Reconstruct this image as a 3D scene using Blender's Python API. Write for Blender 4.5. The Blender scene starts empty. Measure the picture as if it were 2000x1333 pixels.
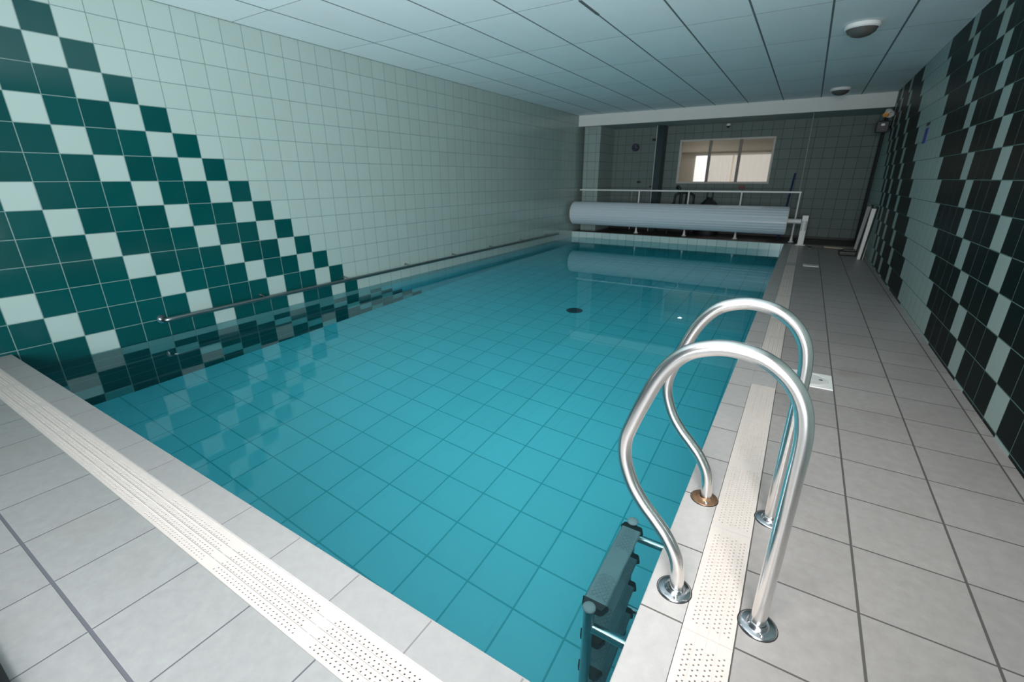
import bpy, bmesh, math, random
from mathutils import Vector, Matrix
random.seed(4)
S = bpy.context.scene
COL = S.collection
PI = math.pi

# ------------------------------------------------------------------ camera
cam = bpy.data.cameras.new('camera')
co = bpy.data.objects.new('camera', cam)
COL.objects.link(co)
S.camera = co
CX = (4.8593, -1.5489, 1.2347)
RR = (0.850252, 0.526373, -0.001905)
UU = (-0.176137, 0.287920, 0.941317)
FF = (-0.496032, 0.800021, -0.337518)
co.matrix_world = Matrix(((RR[0], UU[0], -FF[0], CX[0]), (RR[1], UU[1], -FF[1], CX[1]),
                          (RR[2], UU[2], -FF[2], CX[2]), (0, 0, 0, 1)))
cam.sensor_width = 36
cam.lens = 36 * 884.83 / 2000
cam.clip_start = 0.02
cam.dof.use_dof = True
cam.dof.focus_distance = 1.7
cam.dof.aperture_fstop = 4.0

# ------------------------------------------------------------------ world, light, exposure
w = bpy.data.worlds.new('world'); S.world = w; w.use_nodes = True
w.node_tree.nodes['Background'].inputs[0].default_value = (0.55, 0.75, 0.85, 1)
w.node_tree.nodes['Background'].inputs[1].default_value = 0.15
vs = S.view_settings
vs.view_transform = 'Standard'; vs.look = 'None'; vs.gamma = 1; vs.use_curve_mapping = False
vs.exposure = 0.0

def area(name, loc, rot, sx, sy, power, color, spread=180):
    l = bpy.data.lights.new(name, 'AREA'); l.shape = 'RECTANGLE'; l.size = sx; l.size_y = sy
    l.energy = power; l.color = color; l.spread = math.radians(spread)
    o = bpy.data.objects.new(name, l); COL.objects.link(o)
    o.location = loc; o.rotation_euler = rot
    return o
# daylight through the glazed doors in the near wall, behind the camera
area('daylight', (4.9, -2.65, 0.95), (math.radians(102), 0, math.radians(44)), 2.2, 1.3, 200, (0.95, 0.98, 1.0), 120)
area('deck_fill', (4.75, -1.72, 2.05), (math.radians(62), 0, math.radians(6)), 1.6, 0.5, 36, (1.0, 0.95, 0.91), 100)  # second lamp, added at the door head to brighten the deck
# the room behind the far window: one small downlight, plus an unseen fill lamp added
area('office_fill', (3.4, 11.2, 2.62), (0, 0, 0), 1.2, 0.6, 24, (1.0, 0.95, 0.88))

# ------------------------------------------------------------------ helpers
def MATN(name):
    m = bpy.data.materials.new(name); m.use_nodes = True
    nt = m.node_tree; b = nt.nodes['Principled BSDF']
    return m, nt, b

def plain(name, color, rough=0.5, metal=0.0, noise=0.0, nscale=20, bump=0.0, coat=0.0, emit=0.0, spec=0.5):
    m, nt, b = MATN(name)
    b.inputs['Base Color'].default_value = (*color, 1)
    b.inputs['Roughness'].default_value = rough
    b.inputs['Metallic'].default_value = metal
    b.inputs['Specular IOR Level'].default_value = spec
    b.inputs['Coat Weight'].default_value = coat
    if emit:
        b.inputs['Emission Color'].default_value = (*color, 1)
        b.inputs['Emission Strength'].default_value = emit
    tc = nt.nodes.new('ShaderNodeTexCoord')
    n = nt.nodes.new('ShaderNodeTexNoise'); n.inputs['Scale'].default_value = nscale; n.inputs['Detail'].default_value = 5
    nt.links.new(tc.outputs['Object'], n.inputs['Vector'])
    if noise:
        r = nt.nodes.new('ShaderNodeMapRange')
        r.inputs['To Min'].default_value = 1 - noise; r.inputs['To Max'].default_value = 1 + noise
        nt.links.new(n.outputs[0], r.inputs[0])
        x = nt.nodes.new('ShaderNodeVectorMath'); x.operation = 'SCALE'
        x.inputs[0].default_value = color
        nt.links.new(r.outputs[0], x.inputs['Scale'])
        nt.links.new(x.outputs[0], b.inputs['Base Color'])
    if bump:
        bp = nt.nodes.new('ShaderNodeBump'); bp.inputs['Strength'].default_value = bump; bp.inputs['Distance'].default_value = 0.01
        nt.links.new(n.outputs[0], bp.inputs['Height']); nt.links.new(bp.outputs[0], b.inputs['Normal'])
    return m

def tiled(name, color, grout, axes, rough=0.2, vary=0.06, mottle=0.0, mscale=14, bump=0.4, stain=None, wobble=0.0, groutrough=0.8, spec=0.5):
    """axes: list of (axis, pitch, offset, groutwidth)"""
    m, nt, b = MATN(name)
    N = nt.nodes.new; L = nt.links.new
    def M(op, a, c=None, d=None):
        n = N('ShaderNodeMath'); n.operation = op
        for i, v in enumerate((a, c, d)):
            if v is None: continue
            if isinstance(v, (int, float)): n.inputs[i].default_value = v
            else: L(v, n.inputs[i])
        return n.outputs[0]
    tc = N('ShaderNodeTexCoord'); sep = N('ShaderNodeSeparateXYZ'); L(tc.outputs['Object'], sep.inputs[0])
    mask = None; ids = []
    for ax, pitch, off, gw in axes:
        u = M('DIVIDE', M('SUBTRACT', sep.outputs['XYZ'.index(ax)], off), pitch)
        fl = M('FLOOR', u); fr = M('SUBTRACT', u, fl)
        d = M('MULTIPLY', M('MINIMUM', fr, M('SUBTRACT', 1.0, fr)), pitch)
        mr = N('ShaderNodeMapRange'); mr.interpolation_type = 'SMOOTHSTEP'
        mr.inputs['From Min'].default_value = gw * 0.5; mr.inputs['From Max'].default_value = gw * 0.5 + 0.0015
        mr.inputs['To Min'].default_value = 1; mr.inputs['To Max'].default_value = 0
        L(d, mr.inputs[0])
        mask = mr.outputs[0] if mask is None else M('MAXIMUM', mask, mr.outputs[0])
        ids.append(fl)
    while len(ids) < 2: ids.append(M('ADD', ids[0], 3.0))
    comb = N('ShaderNodeCombineXYZ'); L(ids[0], comb.inputs[0]); L(ids[1], comb.inputs[1])
    wn = N('ShaderNodeTexWhiteNoise'); wn.noise_dimensions = '3D'; L(comb.outputs[0], wn.inputs['Vector'])
    fac = M('ADD', M('MULTIPLY', wn.outputs['Value'], 2 * vary), 1 - vary)
    if mottle:
        n = N('ShaderNodeTexNoise'); n.inputs['Scale'].default_value = mscale; n.inputs['Detail'].default_value = 8
        n.inputs['Roughness'].default_value = 0.65
        L(tc.outputs['Object'], n.inputs['Vector'])
        fac = M('MULTIPLY', fac, M('ADD', M('MULTIPLY', n.outputs[0], 2 * mottle), 1 - mottle))
    sc = N('ShaderNodeVectorMath'); sc.operation = 'SCALE'; sc.inputs[0].default_value = color; L(fac, sc.inputs['Scale'])
    colout = sc.outputs[0]
    if stain:
        n2 = N('ShaderNodeTexNoise'); n2.inputs['Scale'].default_value = 3.1; n2.inputs['Detail'].default_value = 6
        L(tc.outputs['Object'], n2.inputs['Vector'])
        r2 = N('ShaderNodeMapRange'); r2.inputs['From Min'].default_value = 0.56; r2.inputs['From Max'].default_value = 0.75
        L(n2.outputs[0], r2.inputs[0])
        mx0 = N('ShaderNodeMix'); mx0.data_type = 'RGBA'
        L(M('MULTIPLY', r2.outputs[0], 0.5), mx0.inputs[0]); L(colout, mx0.inputs[6]); mx0.inputs[7].default_value = (*stain, 1)
        colout = mx0.outputs[2]
    mx = N('ShaderNodeMix'); mx.data_type = 'RGBA'
    L(mask, mx.inputs[0]); L(colout, mx.inputs[6]); mx.inputs[7].default_value = (*grout, 1)
    L(mx.outputs[2], b.inputs['Base Color'])
    L(M('ADD', M('MULTIPLY', mask, groutrough - rough), rough), b.inputs['Roughness'])
    b.inputs['Specular IOR Level'].default_value = spec
    bp = N('ShaderNodeBump'); bp.inputs['Strength'].default_value = bump; bp.inputs['Distance'].default_value = 0.002
    h = M('SUBTRACT', 1.0, mask)
    if mottle: h = M('ADD', h, M('MULTIPLY', n.outputs[0], 0.6))
    L(h, bp.inputs['Height']); L(bp.outputs[0], b.inputs['Normal'])
    return m

def obj(name, bm, mats, parent=None, smooth=False):
    me = bpy.data.meshes.new(name)
    bm.normal_update()
    if smooth:
        for f in bm.faces: f.smooth = True
    bm.to_mesh(me); bm.free()
    if not isinstance(mats, (list, tuple)): mats = [mats]
    for m in mats: me.materials.append(m)
    o = bpy.data.objects.new(name, me); COL.objects.link(o)
    if parent: o.parent = parent
    if smooth:
        try: me.set_sharp_from_angle(angle=math.radians(40))
        except Exception: pass
    return o

def tag(o, label, cat, group=None, kind=None):
    o['label'] = label; o['category'] = cat
    if group: o['group'] = group
    if kind: o['kind'] = kind
    return o

def struct(name, bm, mats, smooth=False):
    o = obj(name, bm, mats, None, smooth); o['kind'] = 'structure'; return o

def thing(name, label, cat, loc=(0, 0, 0), rotz=0, group=None):
    o = bpy.data.objects.new(name, None); COL.objects.link(o)
    o.location = loc; o.rotation_euler = (0, 0, rotz); o.empty_display_size = 0.1
    return tag(o, label, cat, group)

def box(bm, x0, x1, y0, y1, z0, z1, mi=0, bev=0.0):
    r = bmesh.ops.create_cube(bm, size=1)
    vs_ = r['verts']
    for v in vs_:
        v.co = Vector((x0 + (v.co.x + .5) * (x1 - x0), y0 + (v.co.y + .5) * (y1 - y0), z0 + (v.co.z + .5) * (z1 - z0)))
    fs = set(f for v in vs_ for f in v.link_faces)
    for f in fs: f.material_index = mi
    if bev:
        es = list(set(e for v in vs_ for e in v.link_edges))
        bmesh.ops.bevel(bm, geom=es, offset=bev, segments=2, affect='EDGES', profile=0.7)
    return vs_

def quad(bm, pts, mi=0):
    f = bm.faces.new([bm.verts.new(p) for p in pts]); f.material_index = mi; return f

def tube(bm, pts, r, seg=16, cap=True, mi=0, closed=False):
    pts = [Vector(p) for p in pts]; rings = []
    n = len(pts); up = None
    for i, p in enumerate(pts):
        a = pts[max(i - 1, 0)]; c = pts[min(i + 1, n - 1)]
        t = (c - a).normalized()
        if up is None:
            up = Vector((0, 1, 0)) if abs(t.y) < 0.9 else Vector((1, 0, 0))
        up = (up - t * up.dot(t)).normalized(); s = t.cross(up)
        rr = r[i] if isinstance(r, (list, tuple)) else r
        rings.append([bm.verts.new(p + (up * math.cos(k * 2 * PI / seg) + s * math.sin(k * 2 * PI / seg)) * rr) for k in range(seg)])
    for i in range(n - 1):
        for k in range(seg):
            f = bm.faces.new((rings[i][k], rings[i][(k + 1) % seg], rings[i + 1][(k + 1) % seg], rings[i + 1][k])); f.material_index = mi
    if cap:
        f = bm.faces.new(rings[0][::-1]); f.material_index = mi
        f = bm.faces.new(rings[-1]); f.material_index = mi

def lathe(bm, prof, seg=32, mat=Matrix(), mi=0):
    """prof: (r, z) list, spun about z, placed by mat"""
    rings = []
    for r, z in prof:
        if r < 1e-6: rings.append([bm.verts.new(mat @ Vector((0, 0, z)))])
        else: rings.append([bm.verts.new(mat @ Vector((r * math.cos(k * 2 * PI / seg), r * math.sin(k * 2 * PI / seg), z))) for k in range(seg)])
    for a, b in zip(rings, rings[1:]):
        for k in range(seg):
            k2 = (k + 1) % seg
            if len(a) == 1 and len(b) == 1: continue
            if len(a) == 1: f = bm.faces.new((a[0], b[k], b[k2]))
            elif len(b) == 1: f = bm.faces.new((a[k], a[k2], b[0]))
            else: f = bm.faces.new((a[k], a[k2], b[k2], b[k]))
            f.material_index = mi

def T(x, y, z): return Matrix.Translation((x, y, z))
def RX(a): return Matrix.Rotation(a, 4, 'X')
def RY(a): return Matrix.Rotation(a, 4, 'Y')
def RZ(a): return Matrix.Rotation(a, 4, 'Z')
def BM(): return bmesh.new()

def catmull(P, n=6):
    P = [Vector(p) for p in P]; out = []
    Q = [2 * P[0] - P[1]] + P + [2 * P[-1] - P[-2]]
    for i in range(1, len(Q) - 2):
        for k in range(n):
            t = k / n; a, b, c, d = Q[i - 1:i + 3]
            out.append(0.5 * ((2 * b) + (c - a) * t + (2 * a - 5 * b + 4 * c - d) * t * t + (-a + 3 * b - 3 * c + d) * t ** 3))
    out.append(P[-1]); return out

# ------------------------------------------------------------------ dimensions
W = 5.88          # right wall
YN, YB = -1.75, 10.4   # near wall, back wall
YBEAM = 9.3
HC, HS = 2.62, 2.387   # ceiling, soffit
PX, PY0, PY1, PZ = 4.646, -0.834, 9.16, -1.35   # pool
ZW = -0.145       # water level
TS = 0.2; ZO = 0.02

# ------------------------------------------------------------------ materials
GR = (0.115, 0.185, 0.175)
gyz = [('Y', TS, 0.0, 0.0042), ('Z', TS, ZO, 0.0042)]
m_light = tiled('pale_green_wall_tile', (0.295, 0.385, 0.362), GR, gyz, rough=0.16, vary=0.025, bump=0.25)
m_dark = tiled('dark_green_wall_tile', (0.001, 0.048, 0.048), GR, gyz, rough=0.10, vary=0.10, bump=0.25, spec=0.6)
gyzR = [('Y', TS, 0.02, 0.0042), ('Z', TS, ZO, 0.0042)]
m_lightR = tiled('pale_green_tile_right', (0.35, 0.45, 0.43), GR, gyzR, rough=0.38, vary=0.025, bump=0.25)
m_darkR = tiled('dark_green_tile_right', (0.001, 0.007, 0.007), GR, gyzR, rough=0.36, vary=0.10, bump=0.25, spec=0.05)  # darker copy of the left-wall tile; the right wall's dimness is in the colour
gxz = [('X', TS, 0.0, 0.005), ('Z', TS, ZO, 0.005)]
m_back = tiled('pale_green_back_tile', (0.15, 0.195, 0.185), (0.035, 0.06, 0.06), gxz, rough=0.5, vary=0.04, bump=0.25, spec=0.15)  # same pale tile toned down, far-end dimness put into the colour
m_poolwall = tiled('pool_wall_tile', (0.50, 0.66, 0.64), GR, gxz, rough=0.16, vary=0.04, bump=0.2)
m_poolside = tiled('pool_side_tile', (0.14, 0.50, 0.55), (0.05, 0.25, 0.28), gyz, rough=0.2, vary=0.04, bump=0.2)
m_poolfloor = tiled('pool_floor_tile', (0.40, 0.88, 0.93), (0.14, 0.58, 0.64),
                    [('X', 0.3035, 2.394, 0.009), ('Y', 0.295, 0.574, 0.009)], rough=0.4, vary=0.03, bump=0.1)
STN = (0.25, 0.215, 0.20)
m_deckR = tiled('grey_deck_tile', (0.325, 0.30, 0.29), (0.085, 0.078, 0.072),
                [('X', 0.3065, 5.2145, 0.0062), ('Y', 0.3135, 0.171, 0.0042)], rough=0.42, vary=0.05, mottle=0.24, mscale=24, stain=STN, bump=0.5)
m_deckN = tiled('grey_deck_tile_near', (0.30, 0.295, 0.29), (0.105, 0.108, 0.125),
                [('X', 0.316, 2.995, 0.0036), ('Y', 0.3, -1.383, 0.0085)], rough=0.42, vary=0.04, mottle=0.20, mscale=24, stain=(0.28, 0.265, 0.25), bump=0.5)
m_copR = tiled('coping_tile_right', (0.41, 0.39, 0.38), (0.11, 0.10, 0.09), [('Y', 0.3135, 0.171, 0.0042)], rough=0.42, vary=0.04, mottle=0.18, mscale=26, bump=0.5)
m_copN = tiled('coping_tile_near', (0.315, 0.305, 0.30), (0.20, 0.19, 0.19), [('X', 0.315, 3.82, 0.0036)], rough=0.42, vary=0.03, mottle=0.14, mscale=26, bump=0.5)
m_bed = plain('grey_mortar', (0.16, 0.15, 0.15), 0.9, noise=0.3, nscale=60)
m_brown = plain('dark_brown_floor', (0.035, 0.024, 0.02), 0.45, noise=0.3, nscale=12)
m_skirt = plain('dark_skirting', (0.008, 0.008, 0.008), 0.5)
m_ceil = tiled('ceiling_panel', (0.82, 0.91, 0.93), (0.13, 0.17, 0.18), [('X', 0.5965, 0.0, 0.016), ('Y', 1.19, 2.51, 0.005)], rough=0.75, vary=0.03, mottle=0.05, mscale=3, bump=0.3)
m_soff = plain('soffit_paint', (0.36, 0.43, 0.42), 0.7, noise=0.06, nscale=3)
m_beam = plain('beam_paint', (0.68, 0.70, 0.68), 0.6, noise=0.03, nscale=4)
m_plaster = plain('grey_plaster', (0.45, 0.45, 0.43), 0.8, noise=0.05)
m_steel = plain('brushed_stainless_steel', (0.74, 0.73, 0.72), 0.22, 1.0, noise=0.05, nscale=30)
m_railw = plain('darkened_steel', (0.26, 0.27, 0.27), 0.30, 1.0, noise=0.1, nscale=30)  # stainless steel darkened: reflections of the dark floor put into the colour
m_steeld = plain('wet_stainless_steel', (0.45, 0.50, 0.50), 0.25, 1.0, noise=0.1, nscale=30)
m_flange = plain('polished_flange_steel', (0.50, 0.51, 0.54), 0.2, 1.0, noise=0.25, nscale=40)
m_rust = plain('rusted_flange_steel', (0.20, 0.115, 0.065), 0.35, 0.45, noise=0.75, nscale=45)
m_rust2 = plain('rust_bloom', (0.19, 0.11, 0.055), 0.7, 0.2, noise=0.5, nscale=70)
m_grate = plain('cream_plastic', (0.60, 0.535, 0.495), 0.5, noise=0.06, nscale=25)
m_hole = plain('dark_channel', (0.02, 0.018, 0.016), 0.9)
m_black = plain('black_rubber', (0.008, 0.010, 0.012), 0.45, noise=0.2)
m_tread = plain('grey_tread_plastic', (0.21, 0.26, 0.27), 0.3, noise=0.1, nscale=30)
m_cap = plain('grey_plastic_cap', (0.34, 0.35, 0.35), 0.5, noise=0.1)
m_cover = plain('pale_blue_cover_slats', (0.60, 0.68, 0.74), 0.35, noise=0.04, nscale=8)
m_coverend = plain('cream_slat_ends', (0.75, 0.75, 0.68), 0.5, noise=0.1)
m_white = plain('white_enamel', (0.78, 0.80, 0.80), 0.35, noise=0.04)
m_whiteplast = plain('white_plastic', (0.80, 0.80, 0.78), 0.4, noise=0.08, nscale=20)
m_glassdk = plain('smoked_lamp_glass', (0.10, 0.10, 0.095), 0.25, noise=0.2, nscale=10)
m_alu = plain('window_aluminium', (0.20, 0.185, 0.165), 0.5, 0.0)
m_blue = plain('blue_pole_paint', (0.006, 0.03, 0.13), 0.4)
m_sign = plain('blue_sign', (0.02, 0.03, 0.30), 0.5)
m_navy = plain('navy_clock_face', (0.010, 0.008, 0.035), 0.3)
m_cream = plain('cream_wall_paint', (0.74, 0.69, 0.60), 0.8, noise=0.03)
m_curtain = plain('glowing_net_curtain', (0.95, 0.90, 0.84), 0.9, noise=0.04, nscale=6, emit=0.42)  # emission stands in for daylight coming through the cloth
m_daygap = plain('daylight_gap', (1.0, 0.98, 0.98), 0.9, emit=1.0)
m_wood = plain('pale_wood', (0.42, 0.35, 0.24), 0.5, noise=0.15, nscale=14)
m_board = plain('off_white_board', (0.75, 0.75, 0.72), 0.5, noise=0.08)
m_red = plain('dark_red_plastic', (0.16, 0.02, 0.01), 0.5)
m_orange = plain('orange_glass', (0.8, 0.35, 0.08), 0.3)

# ------------------------------------------------------------------ tiled side walls
DL = {11, 9, 8, 6, 5, 4, 2, 1, 0, -1, -3, -4, -5, -6, -7, -9, -10, -11, -12, -13}
DR = {2, 4, 5, 7, 8, 9, 11, 12, 13, 14, 22, 23, 24, 25, 27, 28, 29, 31, 32, 34}
bm = BM()
for c in range(-9, 52):
    y0, y1 = max(c * TS, YN), min((c + 1) * TS, YB)
    if y1 <= y0: continue
    for r in range(-6, 14):
        z0, z1 = max(ZO + (r - 1) * TS, PZ), min(ZO + r * TS, HC)
        if z1 <= z0: continue
        mi = 1 if (c + r) in DL else 0
        if r == -1 and c > -2: mi = 0
        if r < -1 and mi == 0 and c + r > 11: mi = 2
        quad(bm, [(0, y0, z0), (0, y0, z1), (0, y1, z1), (0, y1, z0)][::-1], mi)
bmesh.ops.remove_doubles(bm, verts=bm.verts, dist=1e-5)
box(bm, -0.15, -0.003, YN, YB, PZ, HC, 3)
struct('wall_left', bm, [m_light, m_dark, m_poolside, m_plaster])
bm = BM()
for c in range(-9, 53):
    y0, y1 = max((c + .1) * TS, YN), min((c + 1.1) * TS, YB)
    if y1 <= y0: continue
    for r in range(0, 14):
        z0, z1 = max(ZO + (r - 1) * TS, 0), min(ZO + r * TS, HC)
        if z1 <= z0: continue
        mi = 1 if (c - r) in DR else 0
        quad(bm, [(W, y0, z0), (W, y1, z0), (W, y1, z1), (W, y0, z1)][::-1], mi)
bmesh.ops.remove_doubles(bm, verts=bm.verts, dist=1e-5)
box(bm, W + 0.003, W + 0.15, YN, YB, -0.2, HC, 2)
struct('wall_right', bm, [m_lightR, m_darkR, m_plaster])

# back wall with the window opening
WX0, WX1, WZ0, WZ1 = 2.15, 4.07, 1.15, 2.05
bm = BM()
for (a, b, c, d) in ((-.15, WX0, -.1, HS), (WX1, W + .15, -.1, HS), (WX0, WX1, -.1, WZ0), (WX0, WX1, WZ1, HS)):
    box(bm, a, b, YB, YB + .14, c, d)
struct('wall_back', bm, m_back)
# near wall: masonry either side of and above the glazed doors the daylight comes through
bm = BM()
for (a, b, c, d) in ((-.15, 0.85, 0, HC), (5.8, W + .15, 0, HC), (0.85, 5.8, 2.4, HC)):
    box(bm, a, b, YN - .14, YN, c, d)
struct('wall_near', bm, m_lightR)
# black sliding-door track on the floor
bm = BM(); box(bm, 0.0, 3.45, -1.60, -1.548, 0.0, 0.012, 0, .002); box(bm, 0.0, 3.45, -1.592, -1.580, 0.012, 0.03, 1)
struct('trim_4', bm, [m_skirt, m_steel])

# ceiling, beam, soffit
bm = BM(); box(bm, -.15, W + .15, YN - .14, YBEAM + .1, HC, HC + .1)
struct('ceiling', bm, m_ceil)
bm = BM(); box(bm, 0, W, YBEAM, YBEAM + .06, HS, HC)
struct('trim_1', bm, m_beam)
bm = BM(); box(bm, -.15, W + .15, YBEAM + .06, YB + .14, HS, HS + .08)
struct('ceiling_soffit', bm, m_soff)

# pier at the left of the far end, and the slim dark pilaster beside the window
bm = BM(); box(bm, 0.10, 0.50, 9.45, YB, 0, HS)
struct('wall_pier', bm, tiled('pale_pier_tile', (0.26, 0.34, 0.32), (0.08, 0.12, 0.12), gxz, rough=0.4, vary=0.04))
bm = BM(); box(bm, 1.655, 1.80, 10.05, YB, 0, HS)
box(bm, 1.645, 1.655, 10.04, 10.06, 0, HS, 1)
struct('trim_2', bm, [plain('dark_teal_paint', (0.004, 0.022, 0.026), 0.3), m_beam])
bm = BM(); box(bm, 0.5, 1.64, YB - .02, YB, 0, .10); box(bm, 1.8, W, YB - .02, YB, 0, .045)
struct('baseboard_back', bm, m_skirt)

# ------------------------------------------------------------------ deck and pool basin
CW = 0.125
GX0, GX1 = PX + CW, PX + CW + 0.138        # right channel
GY0, GY1 = PY0 - CW, PY0 - CW - 0.134      # near channel (towards camera)
bm = BM()
D = -0.2
# right side: coping, deck; gaps where the channel has no grate are filled with tile
box(bm, PX, GX0, PY0, PY1 + .02, D, 0, 0, .004)
box(bm, GX1, W, GY0, YBEAM - .02, D, 0, 1)
for a, b in ((1.49, 2.04), (6.42, 6.72)):
    box(bm, GX0, GX1, a, b, D, 0, 0)
box(bm, GX0, GX1, PY0 - CW, PY1, D, -.05, 5)
# near side: coping then channel bed then deck
box(bm, 0, GX0, GY0, PY0, D, 0, 2, .004)
box(bm, GX0, GX1, GY0 - .003, PY0 - CW + .003, D, -.05, 5)
box(bm, 0, GX0, GY1, GY0, D, -.05, 5)
box(bm, 0, GX0, YN - .14, GY1, D, 0, 3)
box(bm, GX0, W, YN - .14, GY0, D, 0, 1)
# far floor
box(bm, 0, W, YBEAM - .02, YB, D, 0, 4)
box(bm, 0, GX1, PY1 + .02, YBEAM - .02, D, 0, 4)
struct('floor', bm, [m_copR, m_deckR, m_copN, m_deckN, m_brown, m_hole])
# basin
bm = BM()
box(bm, -.15, PX + .12, PY0 - .12, PY1 + .12, PZ - .1, PZ, 0)
struct('floor_pool', bm, m_poolfloor)
bm = BM()
box(bm, PX, PX + .1, PY0 - .1, PY1 + .1, PZ, D, 0)
box(bm, 0, PX, PY0 - .1, PY0, PZ, D, 0)
box(bm, 0, PX, PY1, PY1 + .1, PZ, D, 1)
box(bm, 0, PX, PY1, PY1 + .02, D, -.012, 1)
box(bm, 0, PX, PY0 - .02, PY0 - .001, D, -.012, 0)
struct('wall_pool', bm, [m_poolside, m_poolwall])

# water
m_water = bpy.data.materials.new('pool_water'); m_water.use_nodes = True
nt = m_water.node_tree; nt.nodes.clear()
out = nt.nodes.new('ShaderNodeOutputMaterial'); gl = nt.nodes.new('ShaderNodeBsdfGlass')
gl.inputs['IOR'].default_value = 1.333; gl.inputs['Roughness'].default_value = 0.0
gl.inputs['Color'].default_value = (0.80, 0.97, 1, 1)
nt.links.new(gl.outputs[0], out.inputs['Surface'])
va = nt.nodes.new('ShaderNodeVolumeAbsorption'); va.inputs['Color'].default_value = (0.04, 0.88, 0.95, 1); va.inputs['Density'].default_value = 0.33
nt.links.new(va.outputs[0], out.inputs['Volume'])
tcn = nt.nodes.new('ShaderNodeTexCoord'); nn = nt.nodes.new('ShaderNodeTexNoise'); nn.inputs['Scale'].default_value = 1.7; nn.inputs['Detail'].default_value = 1
nt.links.new(tcn.outputs['Object'], nn.inputs['Vector'])
bb = nt.nodes.new('ShaderNodeBump'); bb.inputs['Strength'].default_value = 0.35; bb.inputs['Distance'].default_value = 0.0016
nt.links.new(nn.outputs[0], bb.inputs['Height']); nt.links.new(bb.outputs[0], gl.inputs['Normal'])
bm = BM(); box(bm, -.002, PX + .001, PY0 - .001, PY1 + .001, PZ - .002, ZW)
wo = obj('pool_water', bm, m_water)
tag(wo, 'still turquoise water filling the tiled swimming pool', 'water', kind='stuff')

# floor drain in the pool
t = thing('floor_drain', 'round dark drain on the turquoise pool floor seen through the water', 'drain', (2.39, 4.09, PZ))
bm = BM(); lathe(bm, [(0, .012), (.085, .012), (.11, .004), (.115, 0)], 28); obj('cover', bm, plain('dark_blue_drain', (0.02, 0.09, 0.13), .5), t, True)
bm = BM()
for k in range(8):
    a = k * PI / 4; box(bm, .02, .08, -.004, .004, .012, .016); 
    bmesh.ops.rotate(bm, verts=bm.verts[-8:], cent=(0, 0, 0), matrix=Matrix.Rotation(a, 3, 'Z'))
obj('slot', bm, m_black, t)

# ------------------------------------------------------------------ channel grates with real holes
def grate_mesh(L=0.515, Wd=0.134):
    bm = BM()
    pitch = 0.0174; hr = 0.0030; top = 0.0; th = -0.006; off = .0
    # rows across the width: 4 bands of two rows
    edges = [0.0, .010]; rows = []
    y = .010
    for b in range(4):
        rows.append((y, y + .0115, b % 2 * 0.0)); y += .0115
        rows.append((y, y + .0115, .5)); y += .0115
        if b < 3:
            rows.append((y, y + .0053, None)); y += .0053
    rows.insert(0, (0, .010, None)); rows.append((y, Wd, None))
    x0 = .028; n = int((L - 2 * x0) / pitch) - 0
    for (a, b, ph) in rows:
        if ph is None:
            quad(bm, [(0, a, 0), (L, a, 0), (L, b, 0), (0, b, 0)]); continue
        s = x0 + ph * pitch; nn_ = n if ph == 0 else n - 1
        quad(bm, [(0, a, 0), (s, a, 0), (s, b, 0), (0, b, 0)])
        e = s + nn_ * pitch
        quad(bm, [(e, a, 0), (L, a, 0), (L, b, 0), (e, b, 0)])
        for k in range(nn_):
            xa = s + k * pitch; xb = xa + pitch; xc = (xa + xb) / 2; yc = (a + b) / 2
            outer = [(xa, a), (xc, a), (xb, a), (xb, yc), (xb, b), (xc, b), (xa, b), (xa, yc)]
            ang = [225, 270, 315, 0, 45, 90, 135, 180]
            O_ = [bm.verts.new((p[0], p[1], 0)) for p in outer]
            I_ = [bm.verts.new((xc + hr * 1.15 * math.cos(math.radians(g)), yc + hr * math.sin(math.radians(g)), 0)) for g in ang]
            B_ = [bm.verts.new((v.co.x, v.co.y, th)) for v in I_]
            for i in range(8):
                j = (i + 1) % 8
                bm.faces.new((O_[i], O_[j], I_[j], I_[i])); bm.faces.new((I_[i], I_[j], B_[j], B_[i]))
    # raised ribs between bands, and side skirts
    for (a, b, ph) in rows:
        if ph is None and a > 0 and b < Wd - 1e-6:
            m_ = (a + b) / 2; box(bm, .004, L - .004, m_ - .001, m_ + .001, 0, .0012)
    box(bm, 0, L, 0, .003, -.03, -.001); box(bm, 0, L, Wd - .003, Wd, -.03, -.001)
    box(bm, 0, .003, 0, Wd, -.03, -.001); box(bm, L - .003, L, 0, Wd, -.03, -.001)
    bmesh.ops.remove_doubles(bm, verts=bm.verts, dist=1e-6)
    for f in bm.faces:
        if f.calc_center_median().z > -1e-5 and f.normal.z < 0: f.normal_flip()
    me = bpy.data.meshes.new('drain_grate'); bm.to_mesh(me); bm.free(); me.materials.append(m_grate); return me
GM = grate_mesh()
ordn = ['first', 'second', 'third', 'fourth', 'fifth', 'sixth', 'seventh', 'eighth', 'ninth', 'tenth', 'eleventh', 'twelfth', 'thirteenth',
        'fourteenth', 'fifteenth', 'sixteenth', 'seventeenth', 'eighteenth', 'nineteenth', 'twentieth']
def grate(x, y, rz, label, group, sx=1, sy=1):
    o = bpy.data.objects.new('drain_grate', GM); COL.objects.link(o)
    o.location = (x, y, -.001); o.rotation_euler = (0, 0, rz); o.scale = (sx, sy, 1); tag(o, label, 'grate', group)
seams = [3.862 - 0.515 * k for k in range(8)]
xs = [4.377] + seams
n = 0
xs2 = sorted([x for x in xs if x > -0.01])
for i, x in enumerate(xs2):
    grate(x, GY1, 0, 'cream drain cover along the near pool edge, %s whole section from the left wall' % ordn[i], 'drain grates along the near edge')
if xs2[0] > .03:
    grate(0.002, GY1, 0, 'short cut piece of cream drain cover where the near channel meets the left wall', 'drain grates along the near edge', (xs2[0] - .002) / .515)
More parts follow.
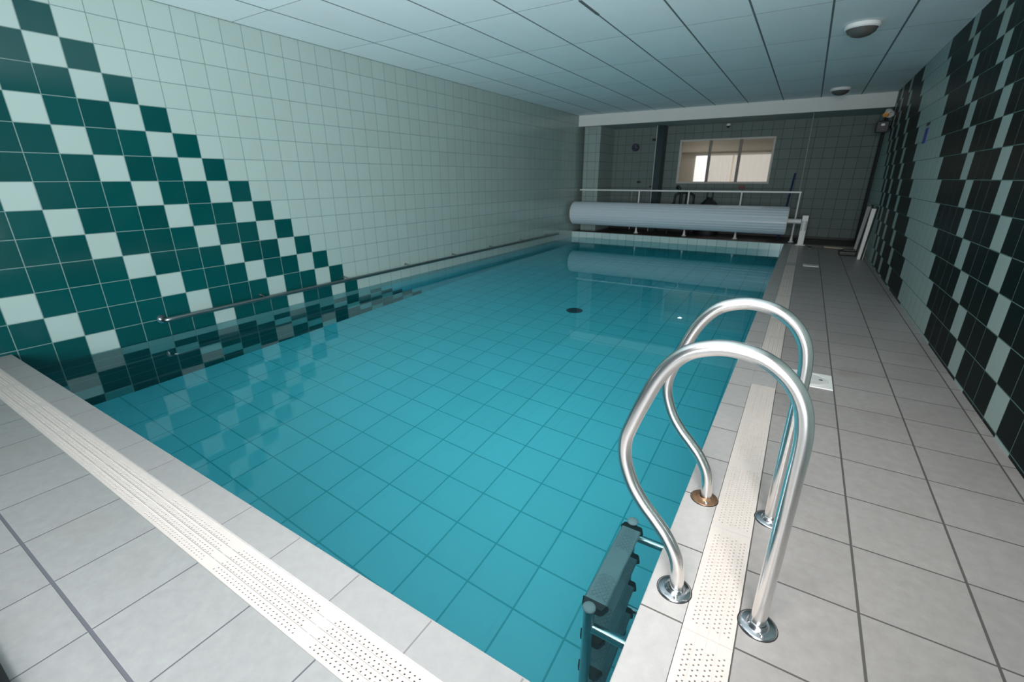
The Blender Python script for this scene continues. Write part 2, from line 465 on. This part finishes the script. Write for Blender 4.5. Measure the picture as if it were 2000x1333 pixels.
# right channel: three runs
k = 0
def run(y0, y1):
    global k
    cnt = max(1, round((y1 - y0) / .515)); L = (y1 - y0) / cnt
    for i in range(cnt):
        grate(GX1 - .001, y0 + i * L, PI / 2, 'cream drain cover in the right-hand deck, %s section from the near corner' % ordn[k], 'drain grates along the right edge', L / .515 * .9985, 1.012)
        k += 1
run(-.955, 1.487); run(2.043, 6.417); run(6.723, 9.12)

# ------------------------------------------------------------------ ladder handrails
prof = [(4.727, 0.0), (4.724, 0.06), (4.712, 0.125), (4.678, 0.186), (4.636, 0.235), (4.592, 0.283), (4.553, 0.342), (4.525, 0.42),
        (4.522, 0.485), (4.537, 0.545), (4.565, 0.628), (4.595, 0.705), (4.626, 0.757), (4.664, 0.797), (4.708, 0.818), (4.755, 0.828),
        (4.802, 0.826), (4.845, 0.815), (4.887, 0.789), (4.92, 0.754), (4.943, 0.71), (4.955, 0.66), (4.960, 0.60), (4.960, 0.50), (4.959, 0.3), (4.958, 0.1), (4.958, 0.0)]
def handrail(y, label, m1, m2, first):
    t = thing('ladder_handrail', label, 'handrail', (4.84, y, 0), 0, 'curved handrails of the pool ladder')
    bm = BM(); tube(bm, catmull([(x - 4.84, 0, z) for x, z in prof], 5), 0.0212, 28); obj('rail_tube', bm, m_steel, t, True)
    for (x, mm, nm) in ((4.722, m1, 'pool side'), (4.959, m2, 'deck side')):
        bm = BM()
        lathe(bm, [(.0215, .016), (.026, .017), (.030, .012), (.032, .008), (.046, .0055), (.0495, .003), (.0505, 0)], 40, T(x - 4.84, 0, 0))
        f = obj('flange', bm, mm, t, True)
        if mm is m_rust: f['label'] = 'rust-brown flange'
        bm = BM(); lathe(bm, [(0, .0125), (.004, .012), (.0065, .009), (.007, .005)], 16, T(x - 4.84 + .012, -.037, 0)); obj('screw', bm, m_steel, f, True)
        bm = BM(); lathe(bm, [(.0515, .0012), (.0535, .0006), (.054, 0)], 40, T(x - 4.84, 0, 0.0003)); obj('sealant', bm, m_black, f)
handrail(-0.348, 'curved stainless steel ladder handrail nearest the camera with clean grey flanges', m_flange, m_flange, True)
handrail(0.165, 'curved stainless steel ladder handrail farther from the camera with a rusty foot', m_rust, m_flange, False)

# ------------------------------------------------------------------ submerged ladder
t = thing('pool_ladder', 'submerged steel pool ladder with dark grey non-slip treads below the handrails', 'ladder', (4.446, -.09, PZ))
Z0 = -PZ
def lz(z): return z - PZ
for yy in (-.255, .255):
    bm = BM(); tube(bm, [(0, yy, .03), (0, yy, lz(-.315))], .0212, 24); s_ = obj('stile', bm, m_steeld, t, True)
    bm = BM(); lathe(bm, [(.0215, -.006), (.0245, -.004), (.025, .003), (.021, .009), (.012, .012), (0, .013)], 28, T(0, yy, lz(-.315))); obj('cap', bm, m_cap, s_, True)
    bm = BM(); tube(bm, [(0, yy, .0), (0, yy, .05)], .025, 20); obj('foot', bm, m_black, s_, True)
    bm = BM(); tube(bm, [(.018, yy, lz(-.445)), (PX - 4.446, yy, lz(-.445))], .0212, 24); obj('wall_stub', bm, m_steel, t, True)
    bm = BM(); tube(bm, [(.018, yy, lz(-1.10)), (PX - 4.446, yy, lz(-1.10))], .0185, 20); obj('wall_stub', bm, m_steel, t, True)
for zt in (-.322, -.572, -.822, -1.072):
    z = lz(zt)
    bm = BM()
    # channel-section tread
    pr = [(-.034, -.030), (-.036, -.006), (-.031, 0), (.046, 0), (.051, -.005), (.050, -.017), (.045, -.017), (.045, -.008), (-.028, -.008), (-.030, -.030)]
    a = [bm.verts.new((p[0], -.213, z + p[1])) for p in pr]; b = [bm.verts.new((p[0], .213, z + p[1])) for p in pr]
    for i in range(len(pr)):
        j = (i + 1) % len(pr); bm.faces.new((a[i], a[j], b[j], b[i]))
    bm.faces.new(a[::-1]); bm.faces.new(b)
    tr = obj('tread', bm, m_tread, t)
    for c0, c1 in ((-.200, -.075), (.075, .200)):          # raised diamond pattern at both ends
        bm = BM()
        nx = 6
        for s in (1, -1):
            for q in range(-4, 9):
                p0 = []
                y_s = c0 + q * .021
                for tt in range(0, 9):
                    u = tt / 8; xx = -.022 + .064 * u; yy = y_s + (s * .064 * u if s > 0 else .064 * (1 - u))
                    if c0 <= yy <= c1: p0.append((xx, yy, z + .0008))
                if len(p0) > 2: tube(bm, [p0[0], p0[-1]], .0026, 6)
        obj('diamond_grip', bm, m_tread, tr)
    for s in (-1, 1):
        bm = BM()
        c = [(-.040, -.028), (-.042, -.004), (-.034, .001), (.052, .001), (.060, -.006), (.060, -.030), (.045, -.046), (-.02, -.044)]
        a = [bm.verts.new((p[0], s * .214, z + p[1])) for p in c]; b = [bm.verts.new((p[0] * .8, s * .242, z + p[1] - .002)) for p in c]
        for i in range(len(c)):
            j = (i + 1) % len(c); bm.faces.new((a[i], a[j], b[j], b[i]))
        bm.faces.new(a); bm.faces.new(b[::-1]); bmesh.ops.recalc_face_normals(bm, faces=bm.faces)
        obj('end_bracket', bm, m_black, tr)

# ------------------------------------------------------------------ handrail on the left wall
t = thing('wall_handrail', 'long stainless steel grab rail fixed along the left wall just above the water', 'handrail', (0, .15, 0.02))
bm = BM()
tube(bm, catmull([(0.004, 0, 0), (.045, .0, 0), (.068, .012, 0), (.08, .05, 0), (.08, .12, 0)], 5) + [(.08, .3 + i * .6, 0) for i in range(13)] + [(.08, 8.06, 0)], .0195, 20)
obj('rail_tube', bm, m_railw, t, True)
bm = BM(); lathe(bm, [(.02, .010), (.036, .008), (.040, 0)], 24, RY(PI / 2)); obj('flange', bm, m_flange, t, True)
for i in range(7):
    y = .95 + i * 1.1
    bm = BM(); tube(bm, [(.0, y, .03), (.05, y, .03), (.078, y, .012)], .006, 10); lathe(bm, [(0, .006), (.014, .005), (.016, 0)], 18, T(0, y, .03) @ RY(PI / 2))
    obj('bracket', bm, m_railw, t, True)

# ------------------------------------------------------------------ pool cover roller
YR, ZR, RRo = 9.06, .445, .262
t = thing('cover_roller', 'thick roll of pale blue-grey slatted pool cover across the far end of the pool', 'pool cover', (2.36, YR, 0))
bm = BM(); NS = 26; prof2 = []
for k in range(NS):
    a0 = 2 * PI * k / NS; a1 = 2 * PI * (k + .94) / NS; am = (a0 + a1) / 2
    for (aa, rr) in ((a0, RRo - .004), (a0 + .02, RRo), (am, RRo + .0035), (a1 - .02, RRo), (a1, RRo - .004)):
        prof2.append((rr * math.cos(aa), rr * math.sin(aa)))
rA = [bm.verts.new((-2.27, p[0], ZR + p[1])) for p in prof2]; rB = [bm.verts.new((2.26, p[0], ZR + p[1])) for p in prof2]
for i in range(len(prof2)):
    j = (i + 1) % len(prof2); bm.faces.new((rA[i], rA[j], rB[j], rB[i]))
bm.faces.new(rA); bm.faces.new(rB[::-1]); bmesh.ops.recalc_face_normals(bm, faces=bm.faces)
obj('rolled_slats', bm, m_cover, t)
for s, sg_ in ((-2.27, -1), (2.26, 1)):
    bm = BM(); pf = []
    for k in range(6):
        r0 = RRo - .006 - k * .036
        pf += [(r0, .0 if k == 0 else .008), (r0 - .004, .014), (r0 - .028, .014), (r0 - .032, .008)]
    pf.append((.045, .008))
    lathe(bm, pf, 48, T(s, 0, ZR) @ RY(sg_ * PI / 2)); obj('roll_end', bm, m_coverend, t, True)
bm = BM(); tube(bm, [(-2.34, 0, ZR), (2.5, 0, ZR)], .045, 20); obj('axle', bm, m_white, t, True)
bm = BM(); lathe(bm, [(.05, .02), (.08, .02), (.085, 0)], 24, T(-2.36, 0, ZR) @ RY(PI / 2)); obj('wall_bearing', bm, m_white, t, True)
bm = BM(); box(bm, 2.51, 2.61, -.05, .05, 0, .56, 0, .008); obj('bearing_stand', bm, m_whiteplast, t)
bm = BM(); tube(bm, [(2.56, -.055, .28), (2.56, -.055, .46)], .042, 18); sh = obj('crank_housing', bm, m_white, t, True)
bm = BM(); box(bm, 2.48, 2.64, -.07, .07, 0, .012); obj('foot_plate', bm, m_whiteplast, t)

# ------------------------------------------------------------------ white railing behind the roller
t = thing('guard_railing', 'white tubular guard railing standing behind the rolled pool cover', 'railing', (2.4, 9.47, 0))
bm = BM(); box(bm, -2.36, 2.37, -.03, .03, .955, .985, 0, .006); obj('top_rail', bm, m_white, t)
for x in (1.53, 2.64, 3.70, 4.75):
    bm = BM(); tube(bm, [(x - 2.4, 0, .0), (x - 2.4, 0, .957)], .016, 14); p = obj('post', bm, m_white, t, True)
    bm = BM(); lathe(bm, [(.017, .11), (.03, .02), (.05, .008), (.052, 0)], 18, T(x - 2.4, 0, 0)); obj('post_foot', bm, m_white, p, True)
bm = BM(); tube(bm, [(4.73, 9.47, .985), (4.71, 9.47, 2.387)], .006, 10)
tag(obj('ceiling_pole', bm, m_cap, None, True), 'thin white vertical rod from the end of the white railing up to the soffit', 'pole')
bm = BM(); tube(bm, [(1.10, 10.3, 0.0), (1.10, 10.3, .93), (1.13, 10.3, .96)], .012, 10)
tag(obj('pipe', bm, m_steel, None, True), 'short thin vertical steel pipe by the back wall behind the white railing', 'pipe')

# ------------------------------------------------------------------ window in the back wall and the room behind it
bm = BM()
def fr(x0, x1, z0, z1): box(bm, x0, x1, YB - .012, YB + .05, z0, z1, 0, .003)
fr(WX0 - .03, WX1 + .03, WZ0 - .03, WZ0 + .012); fr(WX0 - .03, WX1 + .03, WZ1 - .012, WZ1 + .03)
fr(WX0 - .03, WX0 + .012, WZ0, WZ1); fr(WX1 - .012, WX1 + .03, WZ0, WZ1)
wn = struct('window_1', bm, plain('window_frame_paint', (0.50, 0.49, 0.45), .5))
bm = BM()
for x in (2.795, 3.425): box(bm, x - .028, x + .028, YB - .012, YB + .06, WZ0, WZ1)
obj('mullion', bm, m_alu, wn)
m_pane = bpy.data.materials.new('window_glass'); m_pane.use_nodes = True
pb = m_pane.node_tree.nodes['Principled BSDF']; pb.inputs['Transmission Weight'].default_value = 1; pb.inputs['Roughness'].default_value = 0.0; pb.inputs['IOR'].default_value = 1.05
for a, b in ((WX0, 2.78), (2.81, 3.41), (3.44, WX1)):
    bm = BM(); box(bm, a, b, YB + .02, YB + .026, WZ0, WZ1); obj('pane', bm, m_pane, wn)
# room beyond
RY1 = 13.9
bm = BM(); box(bm, 0.4, 6.4, RY1, RY1 + .1, 0, 2.7); box(bm, .3, .4, YB + .14, RY1, 0, 2.7); box(bm, 6.4, 6.5, YB + .14, RY1, 0, 2.7)
struct('wall_far_room', bm, m_cream)
bm = BM(); box(bm, .3, 6.5, YB + .14, RY1 + .1, 2.66, 2.75); box(bm, .4, 6.4, 13.72, 13.9, 1.97, 2.12)
struct('ceiling_far_room', bm, m_cream)
bm = BM(); box(bm, .3, 6.5, YB + .14, RY1 + .1, -.1, 0)
struct('floor_far_room', bm, m_plaster)
# curtained daylight window of the far room
bm = BM(); quad(bm, [(1.83, RY1 - .02, .7), (2.16, RY1 - .02, .7), (2.16, RY1 - .02, 1.87), (1.83, RY1 - .02, 1.87)])
box(bm, 1.80, 4.05, RY1 - .06, RY1 - .03, 1.87, 1.92, 1)
struct('window_2', bm, [m_daygap, m_beam])
def curtain(x0, x1, label):
    bm = BM(); n = 60; A = []
    for i in range(n + 1):
        x = x0 + (x1 - x0) * i / n; y = RY1 - .12 + .006 * math.sin(i * .8) + .003 * math.sin(i * 1.7)
        A.append((bm.verts.new((x, y, .55)), bm.verts.new((x, y, 1.86)), bm.verts.new((x, y + .006, 1.86)), bm.verts.new((x, y + .006, .55))))
    for a, b in zip(A, A[1:]):
        for i in range(4): bm.faces.new((a[i], a[(i + 1) % 4], b[(i + 1) % 4], b[i]))
    tag(obj('curtain', bm, m_curtain, None, True), label, 'curtain', 'net curtains in the room behind the window')
curtain(2.18, 2.86, 'pale net curtain seen through the middle pane of the far window')
curtain(2.90, 3.98, 'wide pale net curtain seen through the right pane of the far window')
# small bright downlight whose reflection shows in the water
t = thing('downlight', 'small round lit downlight in the ceiling of the room behind the window', 'light', (2.12, 13.0, 2.66))
bm = BM(); lathe(bm, [(.075, 0), (.085, -.01), (.07, -.016), (.06, -.012)], 28); obj('ring', bm, m_white, t, True)
bm = BM(); lathe(bm, [(0, -.03), (.035, -.026), (.055, -.012), (.06, -.006)], 24); obj('bulb', bm, plain('lit_bulb', (1, .97, .9), .5, emit=70), t, True)

# ------------------------------------------------------------------ clock, marks, camera, hooks on the back wall
t = thing('wall_clock', 'small round navy blue wall clock on the back wall left of the window', 'clock', (1.065, YB - .03, 1.955))
bm = BM(); lathe(bm, [(0, 0), (.075, 0), (.078, .012), (.088, .014), (.09, .0), (.09, -.03)], 32, RX(PI / 2)); obj('clock_case', bm, m_navy, t, True)
bm = BM(); box(bm, -.003, .003, -.006, -.003, 0, .055); box(bm, 0, .04, -.006, -.003, -.003, .003); obj('hands', bm, plain('clock_hands', (.25, .2, .35), .5), t)
bm = BM(); tube(bm, [(1.49, YB, 2.11), (1.49, YB - .05, 2.11), (1.53, YB - .05, 2.13)], .010, 8); box(bm, 1.46, 1.56, YB - .02, YB, 2.085, 2.14)
tag(obj('wall_bracket', bm, m_black), 'small dark bracket high on the back wall beside the dark pilaster', 'bracket')
bm = BM(); box(bm, 1.175, 1.265, YB - .03, YB, 1.13, 1.175, 0, .006); tube(bm, [(1.22, YB - .03, 1.15), (1.22, YB - .06, 1.14)], .008, 8)
tag(obj('tap', bm, m_black), 'small dark tap on the back wall below the clock', 'tap')
bm = BM(); box(bm, 1.50, 1.56, YB - .04, YB, 1.02, 1.06, 0, .005)
tag(obj('wall_hook', bm, m_black), 'tiny dark hook just above the white railing at the left pilaster', 'hook')
t = thing('security_camera', 'small grey dome camera high on the back wall above the window', 'camera', (3.12, YB, 2.335))
bm = BM(); lathe(bm, [(0, .05), (.04, .045), (.045, 0)], 20, T(0, -.045, -.01)); obj('camera_body', bm, m_whiteplast, t, True)
bm = BM(); lathe(bm, [(0, -.04), (.028, -.03), (.038, -.008), (.04, 0)], 20, T(0, -.045, -.01)); obj('lens_dome', bm, m_black, t, True)
bm = BM()
for x in (3.545, 3.62): box(bm, x - .018, x + .018, YB - .05, YB, 1.0, 1.085, 0, .004)
box(bm, 3.56, 3.60, YB - .04, YB, 1.02, 1.05)
tag(obj('wall_hooks', bm, m_red), 'pair of dark red hooks on the back wall under the window', 'hook')
bm = BM(); tube(bm, [(4.50, 9.9, .0), (4.573, YB - .02, 1.33)], .018, 12)
tag(obj('cleaning_pole', bm, m_blue, None, True), 'blue cleaning pole leaning on the back wall right of the window', 'pole')

# dark chair
t = thing('plastic_chair', 'dark plastic armchair with slotted back behind the railing, left of the black bag', 'chair', (2.40, 9.95, 0))
bm = BM()
tube(bm, catmull([(-.21, .2, .42), (-.215, .25, .80), (-.17, .27, .88), (0, .28, .915), (.17, .27, .88), (.215, .25, .80), (.21, .2, .42)], 6), .024, 10)
for x in (-.08, .06): tube(bm, [(x, .2, .42), (x, .27, .9)], .036, 8)
obj('backrest', bm, m_black, t, True)
bm = BM(); box(bm, -.23, .23, -.22, .22, .40, .43, 0, .01); obj('seat', bm, m_black, t)
for x in (-.2, .2):
    for y in (-.19, .19):
        bm = BM(); tube(bm, [(x, y, .41), (x * 1.12, y * 1.12, 0)], [.022, .016], 8); obj('leg', bm, m_black, t, True)
    bm = BM(); tube(bm, catmull([(x * 1.1, -.18, .41), (x * 1.15, -.17, .62), (x * 1.15, 0, .66), (x * 1.1, .22, .68)], 5), .018, 8); obj('armrest', bm, m_black, t, True)
bm = BM(); tube(bm, catmull([(2.17, 10.38, 1.0), (2.19, 10.36, 1.05), (2.24, 10.36, 1.0), (2.22, 10.36, .96), (2.20, 10.36, .93)], 5), [.03] * 21, 10)
tag(obj('hanging_cloth', bm, m_black, None, True), 'small dark cloth hanging on the back wall above the chair', 'cloth')
# black bag
t = thing('bag', 'large black bag with upright handle on the floor behind the railing', 'bag', (2.98, 10.1, 0))
bm = BM()
R_ = []
for (z, hx, hy) in ((0, .27, .14), (.15, .30, .16), (.40, .30, .15), (.62, .24, .12), (.72, .14, .08), (.81, .06, .04), (.83, .03, .02)):
    R_.append([bm.verts.new((hx * math.cos(a) * (1 + .06 * math.sin(3 * a + z * 9)), hy * math.sin(a), z)) for a in [2 * PI * i / 20 for i in range(20)]])
for a, b in zip(R_, R_[1:]):
    for i in range(20): bm.faces.new((a[i], a[(i + 1) % 20], b[(i + 1) % 20], b[i]))
bm.faces.new(R_[0][::-1]); bm.faces.new(R_[-1]); obj('bag_body', bm, m_black, t, True)
bm = BM(); tube(bm, catmull([(-.06, 0, .78), (-.055, 0, .93), (0, 0, .955), (.055, 0, .93), (.06, 0, .78)], 5), .012, 8); obj('handle', bm, m_black, t, True)

# ------------------------------------------------------------------ things by the right wall, far end
t = thing('wall_spotlight', 'small off-white spotlight with orange lens high on the right wall by the beam', 'lamp', (W, 9.1, 2.24))
bm = BM(); lathe(bm, [(0, 0), (.03, .0), (.055, .05), (.06, .14), (.052, .15)], 24, T(-.10, .03, .08) @ RX(math.radians(125)) @ RY(.3)); obj('shade', bm, m_whiteplast, t, True)
bm = BM(); lathe(bm, [(0, .02), (.03, .01), (.045, 0)], 20, T(-.12, -.09, .0) @ RX(math.radians(125))); obj('lens', bm, m_orange, t, True)
bm = BM(); tube(bm, [(0, .03, .05), (-.10, .03, .06)], .014, 10); obj('arm', bm, m_black, t, True)
t = thing('speaker', 'black wall bracket unit with a small white label below the spotlight on the right wall', 'speaker', (W, 9.2, 2.08))
bm = BM(); box(bm, -.20, -.02, -.09, .09, -.10, .08, 0, .02); obj('housing', bm, m_black, t)
bm = BM(); box(bm, -.14, -.09, -.094, -.09, .0, .035); obj('white_label', bm, m_whiteplast, t)
bm = BM(); tube(bm, [(-.03, 0, -.02), (0, 0, -.02)], .02, 8); obj('bracket', bm, m_black, t)
for i, (yy, lab) in enumerate(((9.75, 'thin black cable conduit down the right wall, nearer of the two'), (10.1, 'thin black cable conduit down the right wall, nearer the back corner'))):
    bm = BM(); tube(bm, catmull([(W - .02, yy, 2.38), (W - .02, yy, 1.2), (W - .02, yy + .02, .5), (W - .02, yy, .0)], 6), .014, 8)
    tag(obj('cable_conduit', bm, m_black, None, True), lab, 'cable', 'cable conduits on the right wall')
# blue sign
bm = BM(); box(bm, W - .006, W, 5.55, 5.71, 1.60, 1.76, 0, .002)
sg = obj('sign', bm, m_sign); tag(sg, 'small dark blue square sign on the pale band of the right wall', 'sign')
bm = BM(); lathe(bm, [(0, 0), (.05, 0)], 24, T(W - .0075, 5.63, 1.68) @ RY(-PI / 2)); obj('pale_symbol', bm, plain('sign_symbol', (.05, .06, .25), .5), sg)
bm = BM(); box(bm, W - .006, W, 5.55, 5.73, 1.785, 1.815, 0, .002)
tag(obj('sign_plate', bm, m_black), 'thin dark plate on the right wall directly above the blue sign', 'sign')
# leaning boards
for (y0, y1, x0, wd, lab, m_) in ((7.62, 7.72, 5.76, .014, 'longer off-white board leaning against the right wall, nearer the camera', m_board),
                                  (8.30, 8.40, 5.74, .012, 'grey board leaning against the right wall behind the off-white one', plain('grey_board', (.3, .3, .3), .5))):
    t = thing('leaning_board', lab, 'board', (x0, y0, 0), 0, 'boards leaning on the right wall')
    bm = BM(); h = .78
    c = [(-.03, -wd, 0), (.045, -wd, 0), (.045, wd, 0), (-.03, wd, 0)]
    d = W - .03 - x0
    a = [bm.verts.new(p) for p in c]; b = [bm.verts.new((p[0] + d - .05, p[1] + (y1 - y0), h)) for p in c]
    bm.faces.new(a[::-1]); bm.faces.new(b)
    for i in range(4): bm.faces.new((a[i], a[(i + 1) % 4], b[(i + 1) % 4], b[i]))
    obj('board_face', bm, m_, t)
    bm = BM()
    for s in (-1, 1):
        tube(bm, [(.02, s * (wd + .035), .0), (d - .012, s * (wd + .035) + (y1 - y0), h + .03)], .013, 8)
    tube(bm, [(d - .012, -(wd + .035) + (y1 - y0), h + .03), (d - .012, (wd + .035) + (y1 - y0), h + .03)], .013, 8)
    obj('black_frame', bm, m_black, t)
bm = BM(); box(bm, 5.50, 5.74, 7.90, 8.16, 0, .07, 0, .02); box(bm, 5.55, 5.72, 7.96, 8.1, .07, .10, 0, .01)
tag(obj('weight_base', bm, m_black), 'low black block on the deck at the foot of the leaning boards', 'base')
# broom lying on the floor
t = thing('broom', 'broom with pale wooden handle and black head lying on the far deck', 'broom', (5.30, 8.72, 0))
bm = BM(); tube(bm, [(.0, 0, .03), (.50, -.06, .022)], .014, 12); obj('broom_handle', bm, m_wood, t, True)
bm = BM(); box(bm, -.26, .0, -.035, .035, .02, .055, 0, .006); obj('broom_head', bm, m_black, t)
bm = BM()
for i in range(24):
    for j in range(3): box(bm, -.255 + i * .0105, -.248 + i * .0105, -.06 + j * .02, -.05 + j * .02, .0, .03)
box(bm, -.25, -.19, -.22, -.03, .0, .03); obj('bristles', bm, m_black, t)

# ------------------------------------------------------------------ skimmer lids in the deck
def lid(x, y, s, label, group='skimmer lids in the deck'):
    t = thing('skimmer_lid', label, 'lid', (x, y, 0), 0, group)
    bm = BM(); box(bm, -s, s, -s, s, -.004, .005, 0, .003); obj('lid_frame', bm, m_whiteplast, t)
    bm = BM(); lathe(bm, [(0, .008), (s * .72, .008), (s * .78, .0045), (s * .80, .0075), (s * .84, .007), (s * .86, .004)], 40); obj('round_cover', bm, plain('worn_white_plastic', (.62, .62, .60), .45, noise=.2, nscale=14), t, True)
    bm = BM(); lathe(bm, [(0, .0095), (.01, .0095), (.012, .008)], 14, T(s * .5, 0, 0)); obj('screw', bm, m_steel, t, True)
lid(5.085, 1.76, .125, 'white square skimmer lid set in the grey deck just beyond the handrails')
lid(5.10, 6.56, .10, 'white skimmer lid far along the right-hand deck near the cover roller')

# ------------------------------------------------------------------ ceiling lamps
for (x, y, lab) in ((5.03, 4.55, 'round ceiling lamp with smoked glass nearer the camera, away from the beam'),
                    (5.03, 8.40, 'round bulkhead ceiling lamp with smoked glass beside the far beam')):
    t = thing('ceiling_lamp', lab, 'lamp', (x, y, HC), 0, 'bulkhead lamps on the ceiling')
    bm = BM(); lathe(bm, [(.13, 0), (.145, -.005), (.148, -.035), (.135, -.045), (.125, -.04)], 40); obj('lamp_ring', bm, m_white, t, True)
    bm = BM(); lathe(bm, [(.128, -.04), (.115, -.07), (.08, -.095), (.04, -.107), (0, -.11)], 40); obj('glass_dome', bm, m_glassdk, t, True)
# dark strip laid on as the gap's shadow where one ceiling panel sits proud of its rail
bm = BM(); box(bm, 2.975, 3.0, 2.54, 2.95, HC - .006, HC); struct('trim_3', bm, plain('gap_shadow_strip', (.10, .13, .14), .8))
